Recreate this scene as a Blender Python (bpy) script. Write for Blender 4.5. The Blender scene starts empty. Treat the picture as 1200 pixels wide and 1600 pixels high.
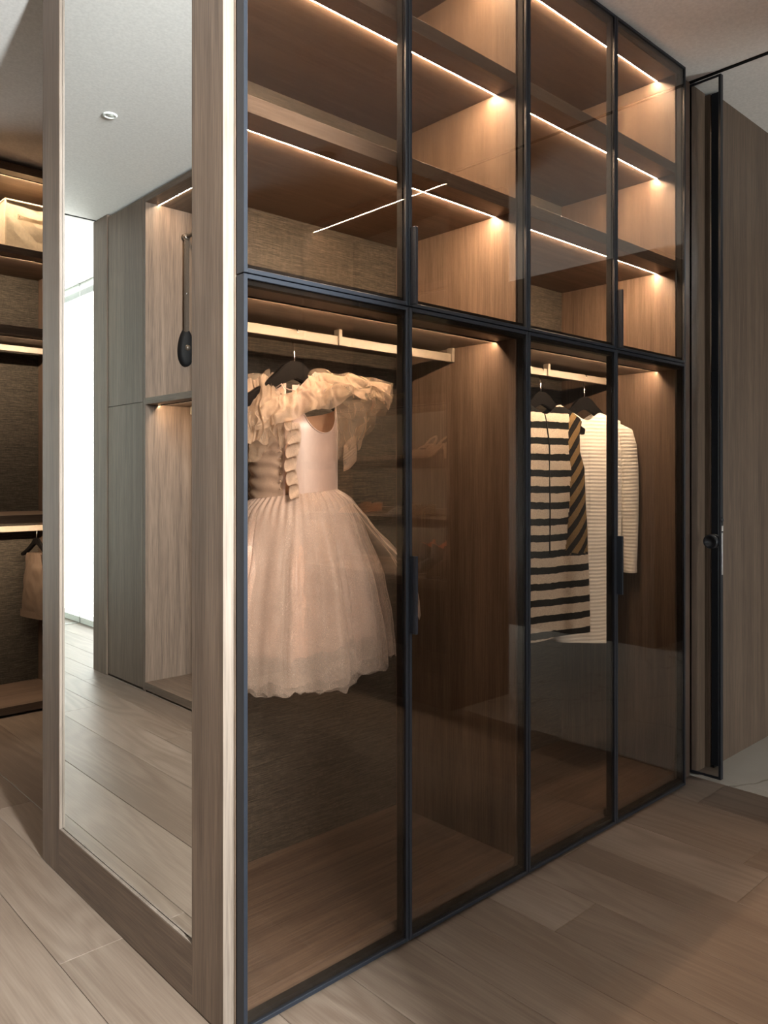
import bpy, bmesh, math, random
from mathutils import Vector, Matrix, noise
random.seed(7)
PI = math.pi
scene = bpy.context.scene
COL = scene.collection

# ------------------------------------------------------------------ camera
H = 1.15
FPX, HORIZON, YAW = 1229.0, 745.0, math.radians(47.15)
cam_data = bpy.data.cameras.new('camera')
cam = bpy.data.objects.new('camera', cam_data)
COL.objects.link(cam)
cam_data.sensor_fit = 'VERTICAL'
cam_data.sensor_height = 36.0
cam_data.lens = 36.0 * FPX / 1600.0
cam_data.shift_y = -(800.0 - HORIZON) / 1600.0
cam_data.clip_start = 0.02
cam.location = (0, 0, H)
cam.rotation_euler = (PI / 2, 0, YAW - PI / 2)
scene.camera = cam

# ------------------------------------------------------------------ world, daylight, exposure
world = bpy.data.worlds.new('world')
scene.world = world
world.use_nodes = True
world.node_tree.nodes['Background'].inputs[0].default_value = (0.80, 0.90, 1.0, 1)
world.node_tree.nodes['Background'].inputs[1].default_value = 0.25


def area_light(name, loc, rot, sx, sy, power, col):
    d = bpy.data.lights.new(name, 'AREA')
    d.shape = 'RECTANGLE'
    d.size, d.size_y = sx, sy
    d.energy, d.color = power, col
    o = bpy.data.objects.new(name, d)
    COL.objects.link(o)
    o.location, o.rotation_euler = loc, rot
    return o


DAY = (0.96, 0.97, 0.98)
area_light('daylight_south_window', (0.45, -1.24, 2.07), (PI / 2, 0, 0), 0.24, 1.05, 590, DAY)
area_light('daylight_rear_window', (1.55, -4.06, 1.35), (PI / 2, 0, 0), 1.2, 1.7, 85, (0.98, 0.98, 1.0))
area_light('daylight_hall_window', (-0.84, 5.85, 1.33), (0, -PI / 2, 0), 2.6, 2.4, 66, (1.0, 0.98, 0.94))
area_light('daylight_corridor_window', (4.45, -2.02, 0.95), (PI / 2, 0, 0), 0.8, 1.3, 46, (1.0, 0.97, 0.92))

scene.view_settings.view_transform = 'Standard'
scene.view_settings.look = 'None'
scene.view_settings.gamma = 1.0
scene.view_settings.use_curve_mapping = False
scene.view_settings.exposure = 1.10
scene.cycles.use_denoising = True
scene.cycles.max_bounces = 10
scene.cycles.diffuse_bounces = 5
scene.cycles.glossy_bounces = 6
scene.cycles.transmission_bounces = 6
scene.cycles.transparent_max_bounces = 32
scene.cycles.caustics_reflective = False
scene.cycles.caustics_refractive = False
scene.cycles.sample_clamp_indirect = 6.0

LED_COL = (1.0, 0.75, 0.51)
LED_POWER = 900.0


# ------------------------------------------------------------------ node materials
def new_mat(name):
    m = bpy.data.materials.new(name)
    m.use_nodes = True
    nt = m.node_tree
    for n in list(nt.nodes):
        nt.nodes.remove(n)
    out = nt.nodes.new('ShaderNodeOutputMaterial')
    return m, nt, out


def nd(nt, kind, **kw):
    n = nt.nodes.new(kind)
    for k, v in kw.items():
        setattr(n, k, v)
    return n


def setin(n, key, v):
    n.inputs[key].default_value = v


def math_node(nt, op, a, b=None):
    n = nd(nt, 'ShaderNodeMath', operation=op)
    for i, v in enumerate((a, b)):
        if v is None:
            continue
        if isinstance(v, (int, float)):
            n.inputs[i].default_value = v
        else:
            nt.links.new(v, n.inputs[i])
    return n.outputs[0]


def ramp(nt, fac, stops):
    r = nd(nt, 'ShaderNodeValToRGB')
    els = r.color_ramp.elements
    while len(els) < len(stops):
        els.new(0.5)
    for e, (p, c) in zip(els, stops):
        e.position = p
        e.color = (*c, 1) if len(c) == 3 else c
    nt.links.new(fac, r.inputs[0])
    return r.outputs[0]


def position_coords(nt, jitter=True):
    """scene position, shifted by a different amount for each object"""
    g = nd(nt, 'ShaderNodeNewGeometry')
    if not jitter:
        return g.outputs['Position']
    oi = nd(nt, 'ShaderNodeObjectInfo')
    v = nd(nt, 'ShaderNodeVectorMath', operation='SCALE')
    setin(v, 0, (13.7, 7.9, 5.3))
    nt.links.new(oi.outputs['Random'], v.inputs['Scale'])
    a = nd(nt, 'ShaderNodeVectorMath', operation='ADD')
    nt.links.new(g.outputs['Position'], a.inputs[0])
    nt.links.new(v.outputs[0], a.inputs[1])
    return a.outputs[0]


def mapped(nt, coord, scale):
    m = nd(nt, 'ShaderNodeMapping')
    setin(m, 'Scale', scale)
    nt.links.new(coord, m.inputs['Vector'])
    return m.outputs[0]


def noise_tex(nt, vec, scale=1.0, detail=3.0, rough=0.55, dist=0.0):
    n = nd(nt, 'ShaderNodeTexNoise')
    nt.links.new(vec, n.inputs['Vector'])
    setin(n, 'Scale', scale)
    setin(n, 'Detail', detail)
    setin(n, 'Roughness', rough)
    setin(n, 'Distortion', dist)
    return n.outputs['Fac']


def bump(nt, height, strength, dist):
    b = nd(nt, 'ShaderNodeBump')
    setin(b, 'Strength', strength)
    setin(b, 'Distance', dist)
    nt.links.new(height, b.inputs['Height'])
    return b.outputs[0]


def principled(nt, out, col=None, rough=0.5, metal=0.0, spec=0.5, normal=None, sheen=0.0):
    p = nd(nt, 'ShaderNodeBsdfPrincipled')
    if col is not None:
        if isinstance(col, tuple):
            setin(p, 'Base Color', (*col, 1))
        else:
            nt.links.new(col, p.inputs['Base Color'])
    if isinstance(rough, (int, float)):
        setin(p, 'Roughness', rough)
    else:
        nt.links.new(rough, p.inputs['Roughness'])
    setin(p, 'Metallic', metal)
    setin(p, 'Specular IOR Level', spec)
    setin(p, 'Sheen Weight', sheen)
    if normal is not None:
        nt.links.new(normal, p.inputs['Normal'])
    nt.links.new(p.outputs[0], out.inputs['Surface'])
    return p


def plain(name, col, rough=0.5, metal=0.0, spec=0.5):
    m, nt, out = new_mat(name)
    c = position_coords(nt)
    f = noise_tex(nt, c, 90, 2)
    col_out = ramp(nt, f, [(0.3, tuple(x * 0.93 for x in col)), (0.7, tuple(min(1, x * 1.06) for x in col))])
    principled(nt, out, col_out, rough, metal, spec)
    return m


def wood(name, dark, light, axis, rough=0.5, fine=260.0, spec=0.35, tone=0.10):
    """oak veneer: thin pores and slow bands running along one axis"""
    m, nt, out = new_mat(name)
    c = position_coords(nt)
    s1 = [fine, fine, fine]
    s1[axis] = fine * 0.03
    s2 = [34.0, 34.0, 34.0]
    s2[axis] = 1.1
    s3 = [9.0, 9.0, 9.0]
    s3[axis] = 0.8
    pores = noise_tex(nt, mapped(nt, c, s1), 1, 3, 0.6)
    bands = noise_tex(nt, mapped(nt, c, s2), 1, 4, 0.6, 0.6)
    broad = noise_tex(nt, mapped(nt, c, s3), 1, 2)
    f = math_node(nt, 'ADD', math_node(nt, 'MULTIPLY', pores, 0.42), math_node(nt, 'MULTIPLY', bands, 0.38))
    f = math_node(nt, 'ADD', f, math_node(nt, 'MULTIPLY', broad, 0.20))
    mid = tuple((a + b) / 2 for a, b in zip(dark, light))
    col = ramp(nt, f, [(0.37, tuple(x * 0.86 for x in dark)), (0.50, mid), (0.61, tuple(x * 1.06 for x in light))])
    principled(nt, out, col, rough, 0, spec, bump(nt, pores, 0.12, 0.0006))
    return m


def floor_wood():
    m, nt, out = new_mat('oak_floor')
    c = position_coords(nt)
    oi = nd(nt, 'ShaderNodeObjectInfo')
    # cathedral figure: rings of a slightly tilted trunk
    warp = noise_tex(nt, mapped(nt, c, (4.5, 0.55, 4.5)), 1, 1.5)
    rings = math_node(nt, 'SINE', math_node(nt, 'MULTIPLY', warp, 105.0))
    rings = math_node(nt, 'ADD', math_node(nt, 'MULTIPLY', rings, 0.5), 0.5)
    gate = noise_tex(nt, mapped(nt, c, (3.0, 0.7, 3.0)), 1, 1)
    gate = math_node(nt, 'MULTIPLY', rings, math_node(nt, 'MULTIPLY', gate, gate))
    pores = noise_tex(nt, mapped(nt, c, (240, 7, 60)), 1, 3)
    cloud = noise_tex(nt, mapped(nt, c, (9, 1.2, 9)), 1, 3)
    f = math_node(nt, 'ADD', math_node(nt, 'MULTIPLY', gate, 0.30), math_node(nt, 'MULTIPLY', pores, 0.30))
    f = math_node(nt, 'ADD', f, math_node(nt, 'MULTIPLY', cloud, 0.30))
    f = math_node(nt, 'ADD', f, math_node(nt, 'MULTIPLY', oi.outputs['Random'], 0.16))
    col = ramp(nt, f, [(0.30, (0.090, 0.063, 0.046)), (0.5, (0.140, 0.106, 0.082)), (0.70, (0.192, 0.152, 0.123))])
    principled(nt, out, col, 0.42, 0, 0.4, bump(nt, f, 0.12, 0.0008))
    return m


def grasscloth():
    m, nt, out = new_mat('woven_grasscloth')
    c = position_coords(nt, False)
    th = noise_tex(nt, mapped(nt, c, (13, 13, 420)), 1, 3, 0.6, 0.2)
    sl = noise_tex(nt, mapped(nt, c, (60, 60, 300)), 1, 3)
    wv = noise_tex(nt, mapped(nt, c, (420, 420, 40)), 1, 1)
    f = math_node(nt, 'ADD', math_node(nt, 'MULTIPLY', th, 0.55), math_node(nt, 'MULTIPLY', sl, 0.3))
    f = math_node(nt, 'ADD', f, math_node(nt, 'MULTIPLY', wv, 0.15))
    col = ramp(nt, f, [(0.34, (0.008, 0.0068, 0.0055)), (0.5, (0.030, 0.0245, 0.0185)), (0.66, (0.080, 0.065, 0.048))])
    principled(nt, out, col, 0.75, 0, 0.3, bump(nt, f, 0.6, 0.002))
    return m


def tinted_glass(name, per_face, f0=0.045, gloss=(1, 1, 1)):
    m, nt, out = new_mat(name)
    tr = nd(nt, 'ShaderNodeBsdfTransparent')
    setin(tr, 'Color', (*per_face, 1))
    gl = nd(nt, 'ShaderNodeBsdfGlossy')
    setin(gl, 'Color', (*gloss, 1))
    setin(gl, 'Roughness', 0.0)
    lw = nd(nt, 'ShaderNodeLayerWeight')
    setin(lw, 'Blend', 0.5)
    p5 = math_node(nt, 'POWER', lw.outputs['Facing'], 5.0)
    fr = math_node(nt, 'ADD', math_node(nt, 'MULTIPLY', p5, 1 - f0), f0)
    mx = nd(nt, 'ShaderNodeMixShader')
    nt.links.new(fr, mx.inputs[0])
    nt.links.new(tr.outputs[0], mx.inputs[1])
    nt.links.new(gl.outputs[0], mx.inputs[2])
    nt.links.new(mx.outputs[0], out.inputs['Surface'])
    return m


def mirror_mat():
    m, nt, out = new_mat('mirror_silver')
    g = nd(nt, 'ShaderNodeBsdfGlossy')
    setin(g, 'Color', (0.86, 0.87, 0.86, 1))
    setin(g, 'Roughness', 0.0)
    nt.links.new(g.outputs[0], out.inputs['Surface'])
    return m


def emit_mat(name, col, s):
    m, nt, out = new_mat(name)
    e = nd(nt, 'ShaderNodeEmission')
    setin(e, 'Color', (*col, 1))
    setin(e, 'Strength', s)
    nt.links.new(e.outputs[0], out.inputs['Surface'])
    return m


def tulle(name, col, clear, speck=0.25, scale=900.0):
    m, nt, out = new_mat(name)
    c = position_coords(nt)
    n1 = noise_tex(nt, c, scale, 2)
    n2 = noise_tex(nt, c, 16, 3)
    colr = ramp(nt, n1, [(0.35, tuple(x * 0.82 for x in col)), (0.65, tuple(min(1, x * 1.1) for x in col))])
    df = nd(nt, 'ShaderNodeBsdfDiffuse')
    tl = nd(nt, 'ShaderNodeBsdfTranslucent')
    gl = nd(nt, 'ShaderNodeBsdfGlossy')
    setin(gl, 'Roughness', 0.45)
    for s in (df, tl, gl):
        nt.links.new(colr, s.inputs['Color'])
    m1 = nd(nt, 'ShaderNodeMixShader')
    setin(m1, 0, 0.4)
    nt.links.new(df.outputs[0], m1.inputs[1])
    nt.links.new(tl.outputs[0], m1.inputs[2])
    m2 = nd(nt, 'ShaderNodeMixShader')
    setin(m2, 0, 0.06)
    nt.links.new(m1.outputs[0], m2.inputs[1])
    nt.links.new(gl.outputs[0], m2.inputs[2])
    tr = nd(nt, 'ShaderNodeBsdfTransparent')
    f = math_node(nt, 'ADD', math_node(nt, 'MULTIPLY', math_node(nt, 'SUBTRACT', n1, 0.5), speck * 2), clear)
    f = math_node(nt, 'ADD', f, math_node(nt, 'MULTIPLY', math_node(nt, 'SUBTRACT', n2, 0.5), 0.25))
    lw = nd(nt, 'ShaderNodeLayerWeight')
    setin(lw, 'Blend', 0.5)
    f = math_node(nt, 'SUBTRACT', f, math_node(nt, 'MULTIPLY', math_node(nt, 'POWER', lw.outputs['Facing'], 3.0), clear * 0.8))
    f.node.use_clamp = True
    m3 = nd(nt, 'ShaderNodeMixShader')
    nt.links.new(f, m3.inputs[0])
    nt.links.new(m2.outputs[0], m3.inputs[1])
    nt.links.new(tr.outputs[0], m3.inputs[2])
    nt.links.new(m3.outputs[0], out.inputs['Surface'])
    return m


def satin(name, col, sheen=0.3, rough=0.38):
    m, nt, out = new_mat(name)
    c = position_coords(nt)
    n = noise_tex(nt, mapped(nt, c, (300, 300, 60)), 1, 2)
    colr = ramp(nt, n, [(0.3, tuple(x * 0.9 for x in col)), (0.7, col)])
    principled(nt, out, colr, rough, 0, 0.6 if sheen else 0.35, bump(nt, n, 0.08, 0.001), sheen=sheen)
    return m


def stripes(name, period, phase, duty, slope, c_a, c_b, axis):
    """bands of two yarns with a nubby surface; slope tilts them, axis is the width direction of the garment"""
    m, nt, out = new_mat(name)
    g = nd(nt, 'ShaderNodeNewGeometry')
    dp = nd(nt, 'ShaderNodeVectorMath', operation='DOT_PRODUCT')
    setin(dp, 1, (-slope * axis[0], -slope * axis[1], 1))
    nt.links.new(g.outputs['Position'], dp.inputs[0])
    wob = noise_tex(nt, mapped(nt, g.outputs['Position'], (60, 60, 60)), 1, 3)
    wob2 = noise_tex(nt, mapped(nt, g.outputs['Position'], (7, 7, 2)), 1, 1)
    v = math_node(nt, 'ADD', dp.outputs['Value'], math_node(nt, 'MULTIPLY', math_node(nt, 'SUBTRACT', wob, 0.5), 0.008))
    v = math_node(nt, 'ADD', v, math_node(nt, 'MULTIPLY', math_node(nt, 'SUBTRACT', wob2, 0.5), 0.012))
    v = math_node(nt, 'FRACT', math_node(nt, 'DIVIDE', math_node(nt, 'ADD', v, phase), period))
    k = math_node(nt, 'LESS_THAN', v, duty)
    nub = noise_tex(nt, g.outputs['Position'], 330, 3, 0.7)
    ca = ramp(nt, nub, [(0.3, tuple(x * 0.62 for x in c_a)), (0.6, c_a)])
    mx = nd(nt, 'ShaderNodeMix', data_type='RGBA')
    nt.links.new(k, mx.inputs['Factor'])
    nt.links.new(ca, mx.inputs['A'])
    mx.inputs['B'].default_value = (*c_b, 1)
    principled(nt, out, mx.outputs['Result'], 0.9, 0, 0.15, bump(nt, nub, 0.9, 0.004))
    return m


def ribbed(name, col, period):
    m, nt, out = new_mat(name)
    g = nd(nt, 'ShaderNodeNewGeometry')
    s = nd(nt, 'ShaderNodeSeparateXYZ')
    nt.links.new(g.outputs['Position'], s.inputs[0])
    wob = noise_tex(nt, mapped(nt, g.outputs['Position'], (9, 9, 3)), 1, 2)
    z = math_node(nt, 'ADD', s.outputs['Z'], math_node(nt, 'MULTIPLY', wob, 0.012))
    w = math_node(nt, 'SINE', math_node(nt, 'MULTIPLY', z, 2 * PI / period))
    w = math_node(nt, 'ADD', math_node(nt, 'MULTIPLY', w, 0.5), 0.5)
    knit = noise_tex(nt, mapped(nt, g.outputs['Position'], (500, 500, 500)), 1, 1)
    c = ramp(nt, w, [(0.0, tuple(x * 0.90 for x in col)), (0.5, col)])
    h = math_node(nt, 'ADD', w, math_node(nt, 'MULTIPLY', knit, 0.15))
    principled(nt, out, c, 0.85, 0, 0.2, bump(nt, h, 0.4, 0.003))
    return m


def marble():
    m, nt, out = new_mat('pale_marble')
    c = position_coords(nt, False)
    n = noise_tex(nt, mapped(nt, c, (1.0, 1.7, 1)), 0.8, 5, 0.5, 0.6)
    v = math_node(nt, 'ABSOLUTE', math_node(nt, 'SUBTRACT', n, 0.5))
    f2 = noise_tex(nt, c, 5, 4)
    col = ramp(nt, v, [(0.0, (0.16, 0.13, 0.105)), (0.0015, (0.32, 0.295, 0.265)), (0.012, (0.36, 0.335, 0.305))])
    mx = nd(nt, 'ShaderNodeMix', data_type='RGBA', blend_type='MULTIPLY')
    setin(mx, 'Factor', 0.25)
    nt.links.new(col, mx.inputs['A'])
    nt.links.new(ramp(nt, f2, [(0.3, (0.7, 0.68, 0.66)), (0.7, (1, 1, 1))]), mx.inputs['B'])
    principled(nt, out, mx.outputs['Result'], 0.18, 0, 0.5)
    return m


def snake():
    m, nt, out = new_mat('snake_print_leather')
    c = nd(nt, 'ShaderNodeTexCoord').outputs['Object']
    v = nd(nt, 'ShaderNodeTexVoronoi', feature='DISTANCE_TO_EDGE')
    setin(v, 'Scale', 95)
    nt.links.new(c, v.inputs['Vector'])
    n = noise_tex(nt, c, 40, 2)
    f = math_node(nt, 'MULTIPLY', v.outputs['Distance'], math_node(nt, 'ADD', n, 0.6))
    col = ramp(nt, f, [(0.02, (0.12, 0.09, 0.07)), (0.22, (0.50, 0.42, 0.34)), (0.5, (0.66, 0.58, 0.48))])
    principled(nt, out, col, 0.4, 0, 0.5, bump(nt, f, 0.4, 0.001))
    return m


OAK_D, OAK_L = (0.066, 0.043, 0.030), (0.130, 0.090, 0.065)
M = {
    'oak_v': wood('oak_veneer_upright', OAK_D, OAK_L, 2),
    'oak_x': wood('oak_veneer_lengthwise', OAK_D, OAK_L, 0),
    'oak_y': wood('oak_veneer_crosswise', OAK_D, OAK_L, 1),
    'oak_lit': wood('oak_veneer_lit_edge', (0.105, 0.081, 0.064), (0.155, 0.125, 0.102), 2),  # same oak as the panel, daylight on the edges painted in as a paler tone
    'walnut': wood('dark_walnut', (0.020, 0.014, 0.010), (0.045, 0.032, 0.024), 2),
    'floor': floor_wood(),
    'subfloor': plain('dark_joint', (0.05, 0.035, 0.025), 0.9),
    'cloth': grasscloth(),
    'glass': tinted_glass('bronze_glass', (0.82, 0.775, 0.735), 0.055),
    'clear': tinted_glass('clear_glass', (0.965, 0.985, 0.975), 0.04),
    'mirror': mirror_mat(),
    'black': plain('black_anodised_aluminium', (0.008, 0.010, 0.0145), 0.42, 0.0, 0.30),
    'blackmatt': plain('black_matt', (0.004, 0.004, 0.0045), 0.7, 0.0, 0.15),
    'hanger': plain('black_hanger_lacquer', (0.004, 0.0036, 0.0036), 0.45, 0.0, 0.05),
    'chrome': plain('polished_chrome', (0.75, 0.75, 0.75), 0.12, 1.0),
    'champagne': plain('champagne_metal', (0.15, 0.125, 0.097), 0.45, 0.1),
    'bronze': plain('dark_bronze_metal', (0.060, 0.046, 0.036), 0.35, 0.4),
    'led': emit_mat('led_diffuser', LED_COL, LED_POWER),
    'led_soft': emit_mat('led_diffuser_soft', LED_COL, LED_POWER * 0.75),
    'led_mid': emit_mat('led_diffuser_mid', LED_COL, LED_POWER * 0.42),
    'led_low': emit_mat('led_diffuser_low', LED_COL, LED_POWER * 0.40),
    'paint': plain('ceiling_paint', (0.78, 0.765, 0.75), 0.85),
    'white': plain('white_wall_paint', (0.80, 0.82, 0.80), 0.8),
    'marble': marble(),
    'linen': plain('cream_linen', (0.62, 0.52, 0.37), 0.9),
    'linen_trim': plain('cream_linen_trim', (0.72, 0.60, 0.42), 0.8),
    'silver': plain('brushed_steel', (0.55, 0.56, 0.55), 0.35, 0.8),
}


# ------------------------------------------------------------------ object helpers
def tag(o, label=None, cat=None, group=None, kind=None):
    if label:
        o['label'] = label
    if cat:
        o['category'] = cat
    if group:
        o['group'] = group
    if kind:
        o['kind'] = kind
    return o


def thing(name, label, cat, loc=(0, 0, 0), group=None, kind=None):
    o = bpy.data.objects.new(name, None)
    o.empty_display_size = 0.05
    COL.objects.link(o)
    o.location = loc
    o['wloc'] = list(loc)
    return tag(o, label, cat, group, kind)


def wloc(o):
    return Vector(o['wloc']) if (o is not None and 'wloc' in o) else Vector((0, 0, 0))


def obj(name, bm, mat, parent=None, origin=None, smooth=False, local=False):
    """link a bmesh (in scene coordinates) as one object whose origin is its own base"""
    me = bpy.data.meshes.new(name)
    bm.normal_update()
    if not local:
        if origin is None:
            xs = [v.co.x for v in bm.verts]
            ys = [v.co.y for v in bm.verts]
            zs = [v.co.z for v in bm.verts]
            origin = Vector(((min(xs) + max(xs)) / 2, (min(ys) + max(ys)) / 2, min(zs)))
        origin = Vector(origin)
        for v in bm.verts:
            v.co -= origin
    else:
        origin = wloc(parent)
    bm.to_mesh(me)
    bm.free()
    mats = mat if isinstance(mat, (list, tuple)) else [mat]
    for k in mats:
        me.materials.append(M[k] if isinstance(k, str) else k)
    if smooth:
        for p in me.polygons:
            p.use_smooth = True
    o = bpy.data.objects.new(name, me)
    COL.objects.link(o)
    o['wloc'] = list(origin)
    if parent is not None:
        o.parent = parent
        o.location = origin - wloc(parent)
    else:
        o.location = origin
    return o


def add_box(bm, x0, x1, y0, y1, z0, z1, bevel=0.0):
    r = bmesh.ops.create_cube(bm, size=1.0)
    vs = r['verts']
    for v in vs:
        v.co = Vector((x0 + (v.co.x + 0.5) * (x1 - x0), y0 + (v.co.y + 0.5) * (y1 - y0), z0 + (v.co.z + 0.5) * (z1 - z0)))
    if bevel > 0:
        es = list({e for v in vs for e in v.link_edges})
        bmesh.ops.bevel(bm, geom=es, offset=bevel, segments=1, affect='EDGES')


def box(name, x0, x1, y0, y1, z0, z1, mat, parent=None, bevel=0.0, **kw):
    bm = bmesh.new()
    add_box(bm, x0, x1, y0, y1, z0, z1, bevel)
    return obj(name, bm, mat, parent, **kw)


def boxes(name, lst, mat, parent=None, bevel=0.0):
    bm = bmesh.new()
    for b in lst:
        add_box(bm, *b, bevel)
    return obj(name, bm, mat, parent)


def structure(name, label, cat, *b, mat='paint', bevel=0.0):
    return tag(box(name, *b, mat, None, bevel), label, cat, kind='structure')


def add_tube(bm, pts, radii, seg=10, closed_ends=True):
    pts = [Vector(p) for p in pts]
    if isinstance(radii, (int, float)):
        radii = [radii] * len(pts)
    rings = []
    prev = None
    for i, p in enumerate(pts):
        t = (pts[min(i + 1, len(pts) - 1)] - pts[max(i - 1, 0)]).normalized()
        if prev is None:
            a = Vector((0, 0, 1)) if abs(t.z) < 0.9 else Vector((1, 0, 0))
            n = t.cross(a).normalized()
        else:
            n = (prev - t * prev.dot(t)).normalized()
        prev = n
        b = t.cross(n)
        ring = []
        for k in range(seg):
            an = 2 * PI * k / seg
            ring.append(bm.verts.new(p + (n * math.cos(an) + b * math.sin(an)) * radii[i]))
        rings.append(ring)
    for i in range(len(rings) - 1):
        for k in range(seg):
            bm.faces.new((rings[i][k], rings[i][(k + 1) % seg], rings[i + 1][(k + 1) % seg], rings[i + 1][k]))
    if closed_ends:
        bm.faces.new(rings[0][::-1])
        bm.faces.new(rings[-1])


def tube(name, pts, radii, mat, parent, seg=10, local=False):
    bm = bmesh.new()
    add_tube(bm, pts, radii, seg)
    return obj(name, bm, mat, parent, smooth=True, local=local)


def add_lathe(bm, prof, center, axis, seg=24):
    """prof: list of (radius, distance along axis)"""
    axis = Vector(axis).normalized()
    a = Vector((0, 0, 1)) if abs(axis.z) < 0.9 else Vector((1, 0, 0))
    n = axis.cross(a).normalized()
    b = axis.cross(n)
    c = Vector(center)
    rings = []
    for r, d in prof:
        rings.append([bm.verts.new(c + axis * d + (n * math.cos(2 * PI * k / seg) + b * math.sin(2 * PI * k / seg)) * max(r, 1e-5)) for k in range(seg)])
    for i in range(len(rings) - 1):
        for k in range(seg):
            bm.faces.new((rings[i][k], rings[i][(k + 1) % seg], rings[i + 1][(k + 1) % seg], rings[i + 1][k]))
    bmesh.ops.remove_doubles(bm, verts=bm.verts, dist=2e-5)
    bmesh.ops.recalc_face_normals(bm, faces=bm.faces)


def lathe(name, prof, center, axis, mat, parent, seg=24, local=False):
    bm = bmesh.new()
    add_lathe(bm, prof, center, axis, seg)
    return obj(name, bm, mat, parent, smooth=True, local=local)


def grid(bm, fn, us, vs, close_u=False, mat_fn=None):
    rows = [[bm.verts.new(fn(u, v)) for u in us] for v in vs]
    n = len(us)
    for j in range(len(vs) - 1):
        for i in range(n if close_u else n - 1):
            f = bm.faces.new((rows[j][i], rows[j][(i + 1) % n], rows[j + 1][(i + 1) % n], rows[j + 1][i]))
            if mat_fn:
                f.material_index = mat_fn(us[i], vs[j])
    return rows


def lin(a, b, n):
    return [a + (b - a) * i / (n - 1) for i in range(n)]


def interp(tab, x):
    if x <= tab[0][0]:
        return tab[0][1]
    for (x0, y0), (x1, y1) in zip(tab, tab[1:]):
        if x <= x1:
            k = (x - x0) / (x1 - x0)
            return y0 + (y1 - y0) * k
    return tab[-1][1]


def smoothstep(a, b, x):
    t = max(0.0, min(1.0, (x - a) / (b - a)))
    return t * t * (3 - 2 * t)


def led(parent, p0, p1, inward, alpha, w=0.0042, name='led_strip', mat='led'):
    """light strip under a shelf: a lensed bar whose diffuser is turned towards the cabinet's back"""
    p0, p1 = Vector(p0), Vector(p1)
    i = Vector((inward[0], inward[1], 0))
    a = math.radians(alpha)
    f_lo = i * (-w / 2) + Vector((0, 0, -w * math.sin(a) - 0.0008))
    b_lo = i * (w / 2 * (2 * math.cos(a) - 1)) + Vector((0, 0, -0.0008))
    f_hi = i * (-w / 2)
    b_hi = i * (w / 2 * (2 * math.cos(a) - 1))
    bm = bmesh.new()
    q = [[bm.verts.new(p + o) for o in (f_lo, b_lo, b_hi, f_hi)] for p in (p0, p1)]
    faces = []
    for k in range(4):
        f = bm.faces.new((q[0][k], q[0][(k + 1) % 4], q[1][(k + 1) % 4], q[1][k]))
        f.material_index = 0 if k == 0 else 1
    for e in q:
        f = bm.faces.new(e)
        f.material_index = 1
    bmesh.ops.recalc_face_normals(bm, faces=bm.faces)
    return obj(name, bm, [mat, 'blackmatt'], parent)


# ------------------------------------------------------------------ the setting
CEIL = 2.675
structure('ceiling', 'white painted ceiling over the dressing room', 'ceiling', -1.3, 6.4, -4.2, 7.3, CEIL, CEIL + 0.12, mat='paint')
structure('trim_1', 'black ceiling track of the sliding mirror door', 'door track', 2.926, 2.942, -0.05, 1.44, CEIL - 0.004, CEIL + 0.002, mat='blackmatt')
structure('trim_2', 'thin black ceiling joint before the bright hall', 'ceiling joint', -0.734, 0.75, 4.597, 4.611, CEIL - 0.003, CEIL + 0.002, mat='blackmatt')

fl = tag(box('floor', -1.3, 2.93, -4.2, 7.3, -0.08, -0.016, 'subfloor'), 'pale brown oak plank floor', 'floor', kind='structure')
seams = [-1.29, -1.08, -0.93, -0.70, -0.53, -0.36, -0.20, -0.05, 0.09, 0.275, 0.505, 0.70, 0.857, 0.981, 1.173, 1.39, 1.55, 1.67, 1.86, 2.015, 2.145, 2.373, 2.515, 2.70, 2.929]
for i, (xa, xb) in enumerate(zip(seams, seams[1:])):
    y = -4.19
    fixed = {0.70: 1.881, 1.67: 1.166}.get(xa)
    cuts = [y]
    if fixed is not None:
        cuts += [fixed - 4.2, fixed - 2.1, fixed, fixed + 2.2, fixed + 4.3]
        cuts = [c for c in cuts if c < 6.9]
    else:
        y += random.uniform(0.4, 2.0)
        while y < 6.8:
            cuts.append(y)
            y += random.uniform(1.9, 2.6)
    cuts.append(7.29)
    for ya, yb in zip(cuts, cuts[1:]):
        if yb - ya < 0.1:
            continue
        box('plank', xa + 0.0006, xb - 0.0006, ya + 0.0006, yb - 0.0006, -0.016, random.uniform(-0.0004, 0.0), 'floor', fl, bevel=0.0006)

fc = tag(box('floor', 2.93, 6.3, -2.1, 1.60, -0.08, -0.014, 'subfloor'), 'pale veined marble floor of the side corridor', 'floor', kind='structure')
box('tile', 2.9315, 2.985, -0.19, 1.59, -0.014, 0.0, 'marble', fc, bevel=0.0006)
for xa in (2.9865, 3.5885, 4.1905, 4.7925, 5.3945):
    for ya, yb in ((-1.58, -0.98), (-0.9785, -0.3815), (-0.38, 0.22), (0.2215, 0.81), (0.8115, 1.59)):
        box('tile', xa, xa + 0.6005, ya, yb, -0.014, 0.0, 'marble', fc, bevel=0.0006)

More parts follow.
